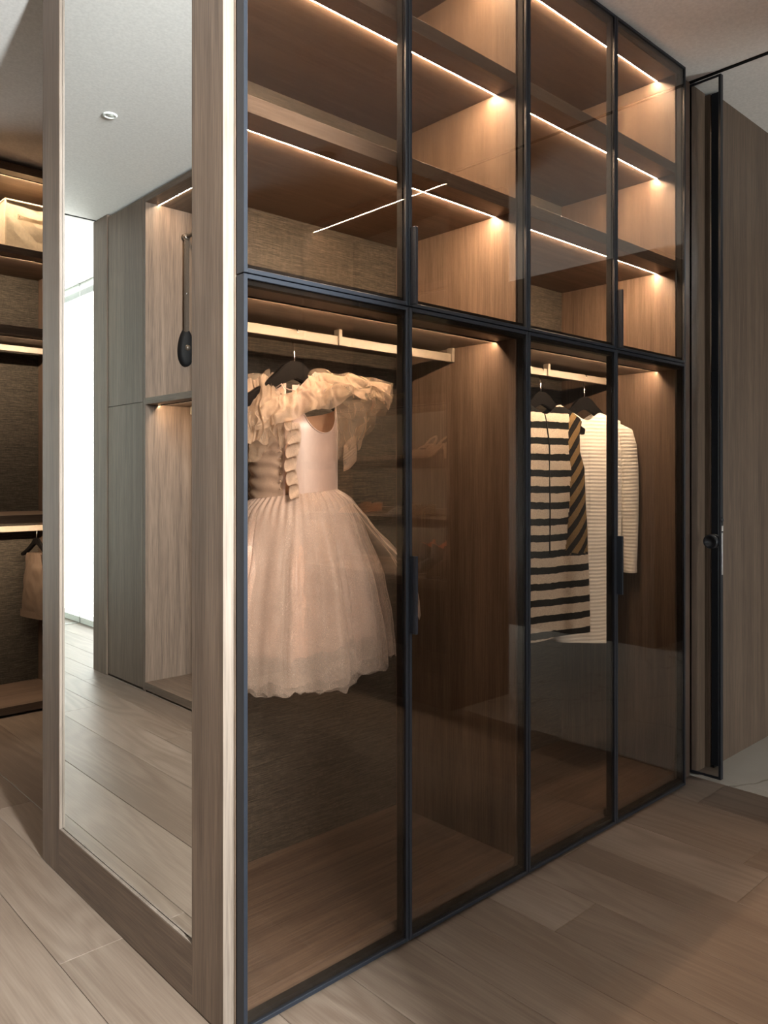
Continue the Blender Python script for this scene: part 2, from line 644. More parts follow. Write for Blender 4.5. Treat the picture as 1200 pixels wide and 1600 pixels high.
structure('wall_right', 'grey brown oak panelled wall of the corridor beyond the mirror door', 'wall', 2.957, 6.3, 1.40, 1.50, 0, CEIL, mat='oak_v')
structure('wall_corridor', 'wall behind the shoe cabinet', 'wall', 3.262, 3.32, -2.1, 0.15, 0, CEIL, mat='oak_v')
structure('wall_corridor_side', 'far wall of the corridor room', 'wall', 4.9, 5.0, -2.1, 0.13, 0, CEIL, mat='walnut')
structure('wall_corridor_near', 'near wall of the corridor', 'wall', 5.0, 6.3, 0.03, 0.13, 0, CEIL, mat='oak_v')
structure('wall_corridor_end', 'end wall of the corridor', 'wall', 6.2, 6.3, 0.13, 1.40, 0, CEIL, mat='paint')
structure('wall_pocket', 'wall behind the door pocket', 'wall', 2.957, 3.05, 1.50, 4.6, 0, CEIL, mat='paint')
structure('wall_island', 'plain oak back of the wardrobe island', 'wall', 0.8835, 2.81, 1.935, 2.431, 0, CEIL, mat='oak_v')
structure('wall_back', 'plain wall beside the open wardrobe', 'wall', 1.575, 2.957, 3.98, 4.60, 0, CEIL, mat='oak_v')
structure('wall_behind_wardrobe', 'wall behind the open wardrobe', 'wall', 0.75, 1.575, 4.49, 4.60, 0, CEIL, mat='white')
structure('wall_left', 'oak panelled wall left of the viewer', 'wall', -0.90, -0.80, -1.3, 2.40, 0, CEIL, mat='oak_v')
structure('wall_left_rear', 'wall behind the wardrobe seen in the mirror', 'wall', -0.90, -0.79, 2.40, 4.63, 0, CEIL, mat='paint')
structure('wall_hall', 'low white wall under the hall window', 'wall', -0.80, -0.734, 4.63, 7.2, 0, 0.03, mat='white')
structure('wall_hall_end', 'white end wall of the hall', 'wall', -0.85, 1.8, 7.1, 7.2, 0, CEIL, mat='white')
structure('wall_south', 'wall behind the viewer', 'wall', 2.26, 3.27, -1.20, -1.06, 0, CEIL, mat='oak_v')
structure('wall_rear_side', 'side wall of the room behind the viewer', 'wall', 2.26, 2.36, -4.1, -1.20, 0, CEIL, mat='oak_v')
structure('wall_daylight_block', 'unseen side wall behind the viewer, added to block daylight', 'wall', 0.70, 0.84, -4.1, -0.30, 0, CEIL, mat='oak_v')  # added out of view; its end keeps window light off the right floor


def window(n, label, axis, at, a0, a1, z0, z1, fmat='blackmatt', mid=True, f=0.04):
    """frame with panes in a wall plane; axis 0: plane x=at, axis 1: plane y=at"""
    def bb(u0, u1, za, zb, t0=-0.03, t1=0.03):
        return (at + t0, at + t1, u0, u1, za, zb) if axis == 0 else (u0, u1, at + t0, at + t1, za, zb)
    w = thing('window_%d' % n, label, 'window', (at, (a0 + a1) / 2, z0) if axis == 0 else ((a0 + a1) / 2, at, z0), kind='structure')
    am = (a0 + a1) / 2
    boxes('window_frame', [bb(a0, a0 + f, z0, z1), bb(a1 - f, a1, z0, z1), bb(a0 + f, a1 - f, z0, z0 + f), bb(a0 + f, a1 - f, z1 - f, z1)] + ([bb(am - f / 2, am + f / 2, z0 + f, z1 - f)] if mid else []), fmat, w)
    for u0, u1 in (((a0 + f, am - f / 2), (am + f / 2, a1 - f)) if mid else ((a0 + f, a1 - f),)):
        box('pane', *bb(u0, u1, z0 + f, z1 - f, -0.004, 0.004), 'clear', w)
    return w


window(1, 'high window in the recess behind the viewer', 1, -1.15, 0.33, 0.57, 1.55, 2.60, 'blackmatt', False)
structure('wall_recess', 'wall under the high window', 'wall', -0.80, 0.72, -1.20, -1.10, 0, 1.55, mat='oak_v')
structure('wall_recess_top', 'wall over the high window', 'wall', -0.80, 0.72, -1.20, -1.10, 2.60, CEIL, mat='oak_v')
structure('wall_recess_side', 'wall beside the high window', 'wall', -0.80, 0.33, -1.20, -1.10, 1.55, 2.60, mat='oak_v')
structure('wall_recess_corner', 'narrow wall beside the high window', 'wall', 0.57, 0.72, -1.20, -1.10, 1.55, 2.60, mat='oak_v')
window(4, 'far window of the room behind the viewer', 1, -3.98, 0.86, 2.24, 0.40, 2.30, 'blackmatt', True)
structure('wall_rear_sill', 'wall under the far rear window', 'wall', 0.84, 2.26, -4.03, -3.93, 0, 0.40, mat='oak_v')
structure('wall_rear_lintel', 'wall over the far rear window', 'wall', 0.84, 2.26, -4.03, -3.93, 2.30, CEIL, mat='oak_v')
window(2, 'tall bright window along the white hall, seen in the mirror', 0, -0.765, 4.64, 7.1, 0.03, 2.672, 'white', False, 0.014)
window(3, 'wide window in the room off the corridor', 1, -1.95, 3.33, 4.89, 0.25, 1.65, 'blackmatt', True)
structure('wall_corridor_sill', 'wall under the corridor window', 'wall', 3.32, 4.9, -2.0, -1.9, 0, 0.25, mat='oak_v')
structure('wall_corridor_lintel', 'wall over the corridor window', 'wall', 3.32, 4.9, -2.0, -1.9, 1.65, CEIL, mat='oak_v')
structure('wall_hall_right', 'white wall across the hall', 'wall', 1.60, 1.70, 4.6, 7.1, 0, CEIL, mat='white')

# pilaster at the end of the wardrobe run, seen in the mirror
structure('trim_3', 'grey oak pilaster ending the wardrobe run, seen in the mirror', 'trim', -0.76, -0.196, 4.437, 4.627, 0, CEIL - 0.003, mat='oak_v', bevel=0.002)

# ------------------------------------------------------------------ glazed wardrobes
YF, YB = 1.373, 1.401           # door fronts and backs
YC = 1.406                      # carcass front
YR = 1.904                      # cloth back panel
ZM = 1.568                      # joint between lower and upper doors
ZT = 2.665


def glass_door(parent, x0, x1, z0, z1, handle):
    g = 0.0012
    x0, x1, z0, z1 = x0 + g, x1 - g, z0 + g, z1 - g
    fw = 0.0095
    d = boxes('door', [(x0, x0 + fw, YF, YB, z0, z1), (x1 - fw, x1, YF, YB, z0, z1),
                       (x0 + fw, x1 - fw, YF, YB, z0, z0 + fw), (x0 + fw, x1 - fw, YF, YB, z1 - fw, z1)], 'black', parent, 0.0008)
    box('pane', x0 + fw - 0.002, x1 - fw + 0.002, YF + 0.0035, YF + 0.0075, z0 + fw - 0.002, z1 - fw + 0.002, 'glass', d)
    b = 0.0105
    xi0, xi1, zi0, zi1 = x0 + fw, x1 - fw, z0 + fw, z1 - fw
    boxes('gasket', [(xi0, xi0 + 0.004, YF + 0.010, YB, zi0, zi1), (xi1 - 0.004, xi1, YF + 0.010, YB, zi0, zi1),
                     (xi0 + 0.004, xi1 - 0.004, YF + 0.010, YB, zi0, zi0 + b), (xi0 + 0.004, xi1 - 0.004, YF + 0.010, YB, zi1 - b, zi1)], 'blackmatt', d)
    if handle:
        boxes('handle', [(x0 + 0.0008, x0 + 0.0095, YF - 0.020, YF - 0.015, handle[0], handle[1]),
                         (x0 + 0.0008, x0 + 0.0040, YF - 0.015, YF, handle[0], handle[1])], 'black', d, 0.0006)
    return d


def wardrobe(x0, x1, xi0, xi1, xm, label):
    w = thing('glass_wardrobe', label, 'wardrobe', ((x0 + x1) / 2, 1.65, 0))
    zb = 0.052
    box('side_panel', x0, xi0, YC, 1.93, 0.0, ZT, 'oak_v', w)
    box('side_panel', xi1, x1, YC, 1.93, 0.0, ZT, 'oak_v', w)
    box('back_panel', xi0, xi1, YR, 1.93, zb, 2.645, 'cloth', w)
    box('base_panel', xi0, xi1, YC + 0.004, YR, 0.012, zb, 'oak_x', w)
    box('plinth', x0 + 0.003, x1 - 0.003, YB - 0.010, YC, 0.0, 0.009, 'blackmatt', w)
    box('top_panel', xi0, xi1, YC, YR, 2.645, ZT, 'oak_x', w)
    shelf_z = [(2.277, 2.314), (1.917, 1.954)]
    for a, b in shelf_z:
        box('shelf', xi0, xi1, YC, YR, a, b, 'oak_x', w, 0.0006)
    box('middle_deck', xi0, xi1, YC, YR, 1.549, 1.586, 'oak_x', w)
    for z in (2.645, 2.277, 1.917):
        led(w, (xi0 + 0.002, 1.478, z), (xi1 - 0.002, 1.478, z), (0, 1), 25)
    led(w, (xi0 + 0.002, 1.478, 1.549), (xi1 - 0.002, 1.478, 1.549), (0, 1), 45, mat='led_low')
    r = box('hanging_rail', xi0 + 0.004, xi1 - 0.004, 1.645, 1.657, 1.506, 1.531, 'champagne', w, 0.001)
    for xx in (xi0 + 0.001, (xi0 + xi1) / 2 - 0.006, xi1 - 0.013):
        box('rail_bracket', xx, xx + 0.012, 1.640, 1.662, 1.5055, 1.549, 'champagne', r, 0.001)
    dw = ((x0, xm), (xm, x1))
    for k, (a, b) in enumerate(dw):
        glass_door(w, a, b, 0.010, ZM, (0.765, 0.956) if k else None)
        glass_door(w, a, b, ZM, ZT, (1.572, 1.762) if k else None)
    return w


wardrobe(0.882, 1.840, 0.902, 1.822, 1.358, 'bronze glass wardrobe holding the peach tulle dress, beside the mirror panel')
wardrobe(1.840, 2.797, 1.858, 2.779, 2.313, 'bronze glass wardrobe holding the striped dress, beside the sliding door')

structure('trim_4', 'narrow grey oak filler between glass wardrobe and sliding mirror door', 'trim', 2.812, 2.923, 1.42, 1.50, 0, CEIL - 0.008, mat='oak_v')

# ------------------------------------------------------------------ mirror end panel
mp = thing('mirror_panel', 'oak framed full height mirror on the end of the wardrobe island', 'mirror', (0.869, 1.92, 0))
XA, XB = 0.8555, 0.8815
YA, YE = 1.408, 2.431
ma, mb, mz0, mz1 = 1.535, 2.300, 0.133, 2.55
bm = bmesh.new()
add_box(bm, XA, XB, YA, ma, 0.003, CEIL - 0.004, 0.0006)
for f in bm.faces:
    if f.normal.y < -0.9:
        f.material_index = 1
obj('stile', bm, ['oak_v', 'oak_lit'], mp)
box('stile', XA, XB, mb, YE, 0.003, CEIL - 0.004, 'oak_v', mp, 0.0006)
box('rail', XA, XB, ma, mb, 0.003, mz0, 'oak_y', mp)
box('rail', XA, XB, ma, mb, mz1, CEIL - 0.004, 'oak_y', mp)
box('backing', XA + 0.016, XB, ma, mb, mz0, mz1, 'blackmatt', mp)
e1, e2 = 0.0022, 0.0055
boxes('mirror_trim', [(XA + 0.0008, XA + 0.012, mb - e1, mb, mz0, mz1), (XA + 0.0008, XA + 0.012, ma, ma + e1, mz0, mz1),
                      (XA + 0.0008, XA + 0.012, ma + e1, mb - e1, mz0, mz0 + e1), (XA + 0.0008, XA + 0.012, ma + e1, mb - e1, mz1 - e1, mz1)], 'oak_lit', mp)
boxes('mirror_gap', [(XA + 0.009, XA + 0.0155, mb - e2, mb - e1, mz0 + e1, mz1 - e1), (XA + 0.009, XA + 0.0155, ma + e1, ma + e2, mz0 + e1, mz1 - e1),
                     (XA + 0.009, XA + 0.0155, ma + e2, mb - e2, mz0 + e1, mz0 + e2), (XA + 0.009, XA + 0.0155, ma + e2, mb - e2, mz1 - e2, mz1 - e1)], 'blackmatt', mp)
box('mirror', XA + 0.008, XA + 0.0155, ma + e2, mb - e2, mz0 + e2, mz1 - e2, 'mirror', mp)

# ------------------------------------------------------------------ sliding mirror door and its edge hardware
dr = thing('door_1', 'thin black edged sliding door with mirror face, pulled out of its pocket', 'door', (2.939, 1.7, 0), kind='structure')
dz0, dz1 = 0.012, CEIL - 0.012
boxes('door_frame', [(2.930, 2.950, 1.303, 1.312, dz0, dz1), (2.930, 2.950, 1.312, 2.2, dz0, dz0 + 0.010), (2.930, 2.950, 1.312, 2.2, dz1 - 0.010, dz1)], 'black', dr, 0.0006)
box('door_back', 2.937, 2.950, 1.312, 2.2, dz0 + 0.01, dz1 - 0.01, 'blackmatt', dr)
box('mirror', 2.931, 2.937, 1.312, 2.2, dz0 + 0.01, dz1 - 0.01, 'mirror', dr)
lathe('knob', [(0.0, -0.006), (0.012, -0.008), (0.018, -0.018), (0.024, -0.022), (0.0265, -0.019), (0.0265, -0.006), (0.022, 0.0), (0.0, 0.0)][::1], (2.931, 1.336, 0.906), (1, 0, 0), 'black', dr)
lt = box('latch', 2.936, 2.944, 1.3005, 1.3032, 0.782, 0.940, 'silver', dr, 0.0005)
box('latch_block', 2.935, 2.945, 1.2995, 1.3032, 0.946, 0.966, 'silver', lt, 0.0005)
lathe('latch_ring', [(0.0, -0.001), (0.005, -0.001), (0.006, -0.003), (0.009, -0.003), (0.010, 0.0)], (2.940, 1.3032, 0.988), (0, 1, 0), 'black', lt, 20)

# ------------------------------------------------------------------ open wardrobe past the panel
ow = thing('open_wardrobe', 'open oak wardrobe with cream box and hanging trousers, past the mirror panel', 'wardrobe', (1.16, 4.2, 0))
ox0, ox1, oi0, oi1 = 0.755, 1.562, 0.777, 1.540
oy0, oy1 = 3.98, 4.46
box('side_panel', ox0, oi0, oy0, oy1, 0, 2.655, 'oak_v', ow)
box('side_panel', oi1, ox1, oy0, oy1, 0, 2.655, 'oak_v', ow)
box('back_panel', oi0, oi1, 4.44, oy1, 0.05, 2.62, 'cloth', ow)
box('base_panel', oi0, oi1, oy0, 4.44, 0.012, 0.048, 'oak_x', ow)
box('plinth', oi0, oi1, oy0 + 0.03, 4.44, 0.0, 0.012, 'blackmatt', ow)
box('top_panel', oi0, oi1, oy0, 4.44, 2.617, 2.655, 'oak_x', ow)
for za, zb in ((2.222, 2.257), (1.836, 1.878), (0.925, 0.965)):
    box('shelf', oi0, oi1, oy0, 4.44, za, zb, 'oak_x', ow, 0.0006)
for z in (2.617, 2.222, 1.836, 0.925):
    led(ow, (oi0 + 0.002, 4.05, z), (oi1 - 0.002, 4.05, z), (0, 1), 40, mat='led_mid')
for za in (1.793, 0.868):
    r = box('hanging_rail', oi0 + 0.004, oi1 - 0.004, 4.243, 4.256, za, za + 0.030, 'champagne', ow, 0.001)
    top = 1.836 if za > 1 else 0.925
    for xx in (oi0 + 0.001, oi1 - 0.013):
        box('rail_bracket', xx, xx + 0.012, 4.238, 4.261, za, top, 'champagne', r)

# cream storage box
bx = thing('storage_box', 'cream linen storage box with strap handle on the top wardrobe shelf', 'box', (1.395, 4.22, 2.257))
bm = bmesh.new()
add_box(bm, 1.263, 1.528, 4.095, 4.40, 2.2575, 2.515, 0.004)
bmesh.ops.subdivide_edges(bm, edges=bm.edges, cuts=6, use_grid_fill=True)
for v in bm.verts:
    if v.co.y < 4.11 and 1.275 < v.co.x < 1.515:
        v.co.y += 0.006 * noise.noise(v.co * 14) + 0.004 * math.sin((v.co.x - 1.26) / 0.27 * PI)
obj('body', bm, 'linen', bx, smooth=False)
boxes('piping', [(1.259, 1.266, 4.090, 4.098, 2.2575, 2.52), (1.524, 1.531, 4.090, 4.098, 2.2575, 2.52), (1.259, 1.531, 4.090, 4.098, 2.512, 2.52),
                 (1.259, 1.266, 4.098, 4.402, 2.512, 2.52), (1.524, 1.531, 4.098, 4.402, 2.512, 2.52), (1.266, 1.524, 4.395, 4.402, 2.512, 2.52)], 'linen_trim', bx, 0.001)
bm = bmesh.new()
grid(bm, lambda u, v: Vector((1.318 + 0.160 * u, 4.088 - 0.020 * math.sin(PI * u) ** 0.8, 2.437 - 0.012 * math.sin(PI * u) + (v - 0.5) * (0.020 if 0.12 < u < 0.88 else 0.027))), lin(0, 1, 17), [0, 1])
g0 = bmesh.ops.solidify(bm, geom=bm.faces[:], thickness=0.003)
hd = obj('handle', bm, 'linen_trim', bx)
for x in (1.330, 1.466):
    lathe('eyelet', [(0.002, -0.0012), (0.005, -0.0016), (0.006, 0.0)], (x, 4.0842, 2.438), (0, 1, 0), 'bronze', hd, 14)

# ------------------------------------------------------------------ hangers
def hanger(loc, ang, label, half=0.21, hook_h=0.10, drop=0.125, group='black hangers on the rails'):
    """shaped black hanger: loc is the point where the hook rests on the rail top"""
    h = thing('clothes_hanger', label, 'hanger', loc, group)
    h.rotation_euler = (0, 0, ang)
    zt = -hook_h + 0.018
    top = [(0, 0), (0.015, -0.0015), (0.035, -0.012), (0.06, -0.036), (0.095, -0.064), (0.14, -0.092), (0.18, -0.112), (0.21, -0.127)]
    bot = [(0, -0.046), (0.015, -0.050), (0.035, -0.060), (0.06, -0.077), (0.095, -0.100), (0.14, -0.124), (0.18, -0.140), (0.205, -0.148)]
    kx, kz = half / 0.21, drop / 0.125
    bm = bmesh.new()
    for s in (-1, 1):
        ring = []
        for side in (-1, 1):
            ring.append(([bm.verts.new((s * x * kx, side * 0.0085 * (1.0 + 1.0 * x), zt + z * kz)) for x, z in top],
                         [bm.verts.new((s * x * kx, side * 0.0085 * (1.0 + 1.0 * x), zt + z * kz)) for x, z in bot]))
        n = len(top)
        (ta, ba), (tb, bb_) = ring
        for k in range(n - 1):
            bm.faces.new((ta[k], ta[k + 1], ba[k + 1], ba[k]))
            bm.faces.new((tb[k], bb_[k], bb_[k + 1], tb[k + 1]))
            bm.faces.new((ta[k], tb[k], tb[k + 1], ta[k + 1]))
            bm.faces.new((ba[k], ba[k + 1], bb_[k + 1], bb_[k]))
        bm.faces.new((ta[-1], tb[-1], bb_[-1], ba[-1]))
    bmesh.ops.remove_doubles(bm, verts=bm.verts, dist=1e-5)
    bmesh.ops.recalc_face_normals(bm, faces=bm.faces)
    es = [e for e in bm.edges if len(e.link_faces) == 2 and e.calc_face_angle() > 0.9]
    bmesh.ops.bevel(bm, geom=es, offset=0.0025, segments=2, affect='EDGES')
    obj('body', bm, 'hanger', h, smooth=False, local=True)
    pts = [(0, 0, zt - 0.006), (0, 0, zt + 0.015), (0, 0.002, zt + 0.032)]
    zc, r = 0.003 - 0.0165, 0.0165
    for k in range(13):
        a = math.radians(-62 + k * 19.5)
        pts.append((0, math.cos(a) * r, zc + math.sin(a) * r))
    o = tube('hook', pts, 0.0017, 'chrome', h, 8, local=True)
    return h


RT = 1.531   # rail top
hanger((1.215, 1.651, RT), 0.0, 'black hanger carrying the peach tulle dress')
hanger((2.283, 1.651, RT), math.radians(-18), 'black hanger carrying the black and cream striped dress', half=0.19)
hanger((2.556, 1.651, RT), math.radians(-25), 'black hanger carrying the white ribbed knit dress', half=0.185)
hanger((1.545 - 0.08, 4.2495, 0.898), math.radians(-78), 'black hanger carrying the brown trousers', half=0.135, drop=0.085, hook_h=0.085)

# ------------------------------------------------------------------ peach tulle dress
OX, OY = 1.215, 1.651
VR = Vector((0.805, -0.593, 0))     # across the dress
VD = Vector((-0.593, -0.805, 0))    # out of its front
KS = 2.037 / FPX


def dl(r, d, z):
    return Vector((OX, OY, 0)) + VR * r + VD * d + Vector((0, 0, z))


def dpx(x, y, d):
    k = 1 - d / 2.05
    return dl((x - 460) * KS * k, d, H - (y - HORIZON) * KS * k)


PEACH = (0.80, 0.585, 0.44)
M['tulle_a'] = tulle('peach_tulle', (0.58, 0.475, 0.42), 0.58, 0.40, 420)
M['tulle_b'] = tulle('peach_tulle_fine', (0.65, 0.55, 0.49), 0.72, 0.45, 420)
M['tulle_c'] = tulle('sheer_tulle', (0.74, 0.62, 0.545), 0.90, 0.15)
M['organza'] = tulle('pale_organza', (0.50, 0.375, 0.28), 0.50, 0.10, 300)
M['organza_b'] = tulle('sheer_organza', (0.52, 0.40, 0.30), 0.74, 0.10, 300)
M['satin'] = satin('peach_satin', (0.32, 0.222, 0.188))
M['organza_c'] = tulle('gathered_organza', (0.52, 0.40, 0.315), 0.15, 0.10, 300)
M['satin_in'] = satin('peach_lining', (0.70, 0.42, 0.27))
M['skirt_lining'] = satin('skirt_lining', (0.42, 0.265, 0.20))

ds = thing('dress', 'sleeveless peach dress with tulle skirt and organza ruffles on a black hanger', 'dress', (OX, OY, 0.62), 'dresses in the glass wardrobes')
SIL = [(0.0, 0.110), (0.08, 0.132), (0.22, 0.166), (0.5, 0.212), (0.8, 0.238), (1.0, 0.246)]
ZW = 1.106


def skirt(name, mat, scale, hem, ph, amp, seed, a0=0.0, a1=2 * PI, nu=260, nv=34, flare=0.0, ragged=0.012):
    def fn(a, v):
        hz_ = hem + 0.050 * max(0, math.sin(a)) ** 1.5 + ragged * noise.noise(Vector((math.cos(a) * 4, math.sin(a) * 4, seed))) + ragged * 1.2 * noise.noise(Vector((math.cos(a) * 13, math.sin(a) * 13, seed + 4)))
        z0 = ZW + 0.012 * math.sin(a)
        z = z0 + (hz_ - z0) * v
        R = interp(SIL, v) * (1 + (scale - 1) * smoothstep(0, 0.25, v)) + flare * smoothstep(0.1, 0.75, v) + (scale - 0.95) * 0.05 * smoothstep(0, 0.05, v)
        w1 = 0.62 * math.sin(13 * a + ph + 1.2 * math.sin(2 * a + ph)) + 0.40 * math.sin(7 * a + 1.7 * ph + 0.6 * v) + 0.25 * math.sin(24 * a + 2.3 * ph + v)
        fold = 1 - 2 * abs(math.sin(4.5 * a + ph * 0.7))
        gat = math.sin(46 * a) * 0.003 * (1 - smoothstep(0.02, 0.25, v))
        k = smoothstep(0.0, 0.5, v)
        R += amp * k * (w1 * 0.65 + 0.35 * fold) + gat + 0.004 * k * noise.noise(Vector((a * 5, v * 7, seed)))
        R += 0.010 * smoothstep(0, 0.06, v) * (1 - smoothstep(0.06, 0.3, v))
        return dl(math.sin(a) * R, math.cos(a) * R * 0.74, z)
    bm = bmesh.new()
    full = a1 - a0 > 6.2
    us = lin(a0, a1, nu + 1)[:-1] if full else lin(a0, a1, nu)
    grid(bm, fn, us, lin(0, 1, nv), close_u=full)
    return obj(name, bm, mat, ds, smooth=True)


skirt('skirt_lining', 'skirt_lining', 0.88, 0.715, 0.4, 0.030, 3.1)
skirt('tulle_layer', 'tulle_a', 0.95, 0.655, 0.7, 0.034, 5.7)
skirt('tulle_layer', 'tulle_b', 1.0, 0.630, 1.6, 0.036, 8.2)
skirt('tulle_layer', 'tulle_b', 1.04, 0.640, 3.1, 0.030, 11.9)
skirt('overskirt', M['tulle_c'], 1.06, 0.735, 0.9, 0.008, 2.2, math.radians(62), math.radians(150), 90, 30, flare=0.062)


def bodice_r(z):
    k = smoothstep(1.27, 1.43, z)
    return 0.112 - 0.010 * k, 0.082 * (1 - 0.80 * k)


def bodice(name, a0, a1, ztop, mat, ruch=0.0, n=60, nv=26, off=0.0):
    def fn(a, v):
        zt = ztop(a)
        z0 = ZW + 0.012 * math.sin(math.radians(a))
        z = z0 + (zt - z0) * v
        rr, rd = bodice_r(z)
        t = ruch * (math.sin(z * 210 + 0.06 * a + 2.5 * noise.noise(Vector((a * 0.03, z * 9, 1)))) + 0.6 * noise.noise(Vector((a * 0.04, z * 30, 4))))
        s = math.radians(a)
        return dl(math.sin(s) * (rr + off + t), math.cos(s) * (rd + off + t), z)
    bm = bmesh.new()
    grid(bm, fn, lin(a0, a1, n), lin(0, 1, nv))
    return obj(name, bm, mat, ds, smooth=True)


def z_right(a):
    t = (a - 42) / 36.0
    if abs(t) < 1:
        return 1.385 - 0.125 * math.sqrt(1 - t * t) ** 0.85
    return 1.385


bodice('bodice_front', -3, 86, z_right, 'satin', n=90)
bodice('bodice_back', 86, 262, lambda a: 1.33 + 0.02 * math.cos(math.radians(a)), 'satin_in', n=50)
bodice('bodice_drape', -98, -14, lambda a: 1.40, 'organza', ruch=0.003, n=60, nv=60, off=0.002)
bodice('bodice_lining', -98, -12, lambda a: 1.39, 'satin', n=30, off=-0.004)
# raised armhole binding
bm = bmesh.new()
pts = []
for k in range(31):
    a = 6 + 72 * k / 30
    z = z_right(a)
    rr, rd = bodice_r(z)
    s = math.radians(a)
    pts.append(dl(math.sin(s) * (rr + 0.001), math.cos(s) * (rd + 0.001), z))
add_tube(bm, pts, 0.0017, 6)
obj('armhole_binding', bm, 'satin', ds, smooth=True)
# button loops down the opening
bm = bmesh.new()
for k in range(14):
    z = 1.12 + 0.0185 * k
    rr, rd = bodice_r(z)
    s = math.radians(-17)
    c = dl(math.sin(s) * (rr + 0.006), math.cos(s) * (rd + 0.007), z)
    bmesh.ops.create_icosphere(bm, subdivisions=1, radius=0.0032, matrix=Matrix.Translation(c))
obj('button_row', bm, 'organza', ds, smooth=True)


def sheet(name, top, bot, mat, waves=6, amp=0.012, seed=1.0, n=70, m=18, parent=None, belly=0.0, crumple=0.006):
    """a gathered cloth strip lofted between two edges given as (across, down, depth) in photo-scale units"""
    def path(pts, u):
        x = u * (len(pts) - 1)
        i = min(int(x), len(pts) - 2)
        k = x - i
        k = k * k * (3 - 2 * k) * 0.5 + k * 0.5
        return tuple(pts[i][q] + (pts[i + 1][q] - pts[i][q]) * k for q in range(3))

    def fn(u, v):
        a, b = path(top, u), path(bot, u)
        c = [a[q] + (b[q] - a[q]) * v for q in range(3)]
        p = dpx(*c)
        g = smoothstep(0, 0.6, v)
        w = math.sin(2 * PI * waves * u + seed + 0.8 * math.sin(5 * u + seed)) + 0.35 * math.sin(2 * PI * waves * 1.7 * u + 2 * seed + 1.5 * v)
        q = Vector((u * 2.6, v * 1.3, seed * 3))
        p += VD * (amp * g * w + belly * math.sin(PI * v) + crumple * noise.noise(q * 2))
        p += Vector((0, 0, 1)) * (crumple * 1.3 * noise.noise(q * 1.7 + Vector((9, 0, 0))) + 0.004 * g * math.cos(2 * PI * waves * u + seed))
        p += VR * (crumple * noise.noise(q * 2.3 + Vector((0, 7, 0))))
        p += VD * (0.0035 * noise.noise(q * 8.0) + 0.0018 * math.sin(70 * u + 6 * noise.noise(q * 3)))
        return p
    bm = bmesh.new()
    grid(bm, fn, lin(0, 1, n), lin(0, 1, m))
    return obj(name, bm, mat, parent or ds, smooth=True)


# shoulder yokes and ruffles
sheet('shoulder_yoke', [(462, 612, 0.02), (478, 592, 0.02), (492, 580, 0.01), (506, 584, -0.02)], [(462, 640, 0.075), (476, 642, 0.078), (496, 622, 0.06), (512, 612, 0.03)], 'satin', 2, 0.003, 1.1, 30, 14, crumple=0.003)
sheet('shoulder_ruffle', [(482, 586, 0.035), (505, 582, 0.035), (540, 588, 0.02), (575, 592, 0.01), (612, 598, -0.01)],
      [(488, 640, 0.10), (520, 636, 0.085), (556, 618, 0.07), (585, 622, 0.05), (606, 640, 0.02)], 'organza', 2.5, 0.014, 0.4, 90, 24, belly=0.012, crumple=0.012)
sheet('shoulder_ruffle', [(480, 582, 0.01), (510, 578, 0.01), (545, 582, -0.01), (580, 590, -0.03), (615, 602, -0.04)],
      [(500, 622, 0.06), (530, 628, 0.05), (560, 622, 0.03), (590, 640, 0.0), (600, 668, -0.02)], 'organza_b', 3, 0.016, 2.4, 90, 22, belly=0.01, crumple=0.014)
sheet('chest_ruffle', [(404, 640, 0.105), (432, 622, 0.105), (462, 606, 0.085), (490, 592, 0.06), (520, 590, 0.05)],
      [(398, 668, 0.135), (430, 664, 0.135), (466, 650, 0.125), (496, 634, 0.11), (520, 628, 0.09)], 'organza', 2.5, 0.012, 3.2, 90, 20, belly=0.012, crumple=0.010)
sheet('chest_ruffle', [(410, 650, 0.10), (435, 640, 0.10), (458, 634, 0.10)], [(416, 668, 0.12), (440, 700, 0.118), (463, 672, 0.115)], 'organza_b', 3, 0.009, 5.0, 50, 18, crumple=0.008)
sheet('sleeve_drape', [(522, 632, 0.04), (545, 626, 0.03), (570, 624, 0.01), (595, 640, -0.01)],
      [(528, 712, 0.05), (545, 706, 0.045), (560, 700, 0.03), (572, 690, 0.0)], 'organza_b', 3, 0.012, 1.9, 70, 26, belly=0.02, crumple=0.012)
sheet('sleeve_drape', [(524, 638, -0.01), (550, 634, -0.03), (585, 636, -0.05)], [(530, 700, 0.0), (550, 694, -0.01), (568, 672, -0.03)], 'organza_b', 2.5, 0.010, 4.4, 60, 20, belly=-0.012, crumple=0.012)
# gathered sleeve cuff: a tilted ring with tight pleats
bm = bmesh.new()


def cuff(u, v):
    a = 2 * PI * u
    r = 0.022 + 0.0026 * math.sin(26 * a) + 0.004 * math.sin(PI * v)
    c = dpx(537 + 20 * v, 716 - 16 * v, 0.042 - 0.02 * v)
    return c + Vector((0, 0, 1)) * (math.cos(a) * r * 1.35) + VD * (math.sin(a) * r)


grid(bm, cuff, lin(0, 1, 131)[:-1], lin(0, 1, 12), close_u=True)
obj('sleeve_cuff', bm, 'organza', ds, smooth=True)
# left sleeve mass, partly behind the door frame
sheet('sleeve_puff', [(372, 600, 0.03), (392, 590, 0.04), (412, 587, 0.045), (426, 592, 0.045), (436, 618, 0.055)],
      [(372, 690, 0.115), (392, 694, 0.125), (410, 690, 0.125), (424, 684, 0.118), (434, 660, 0.105)], 'organza', 2.5, 0.010, 6.1, 80, 28, belly=0.022, crumple=0.012)
sheet('sleeve_puff', [(368, 592, 0.0), (395, 586, 0.01), (420, 578, 0.015), (430, 584, 0.015)], [(366, 720, 0.075), (390, 724, 0.105), (412, 716, 0.108), (430, 690, 0.09)], 'organza_b', 2.5, 0.010, 7.3, 70, 26, belly=0.02, crumple=0.012)
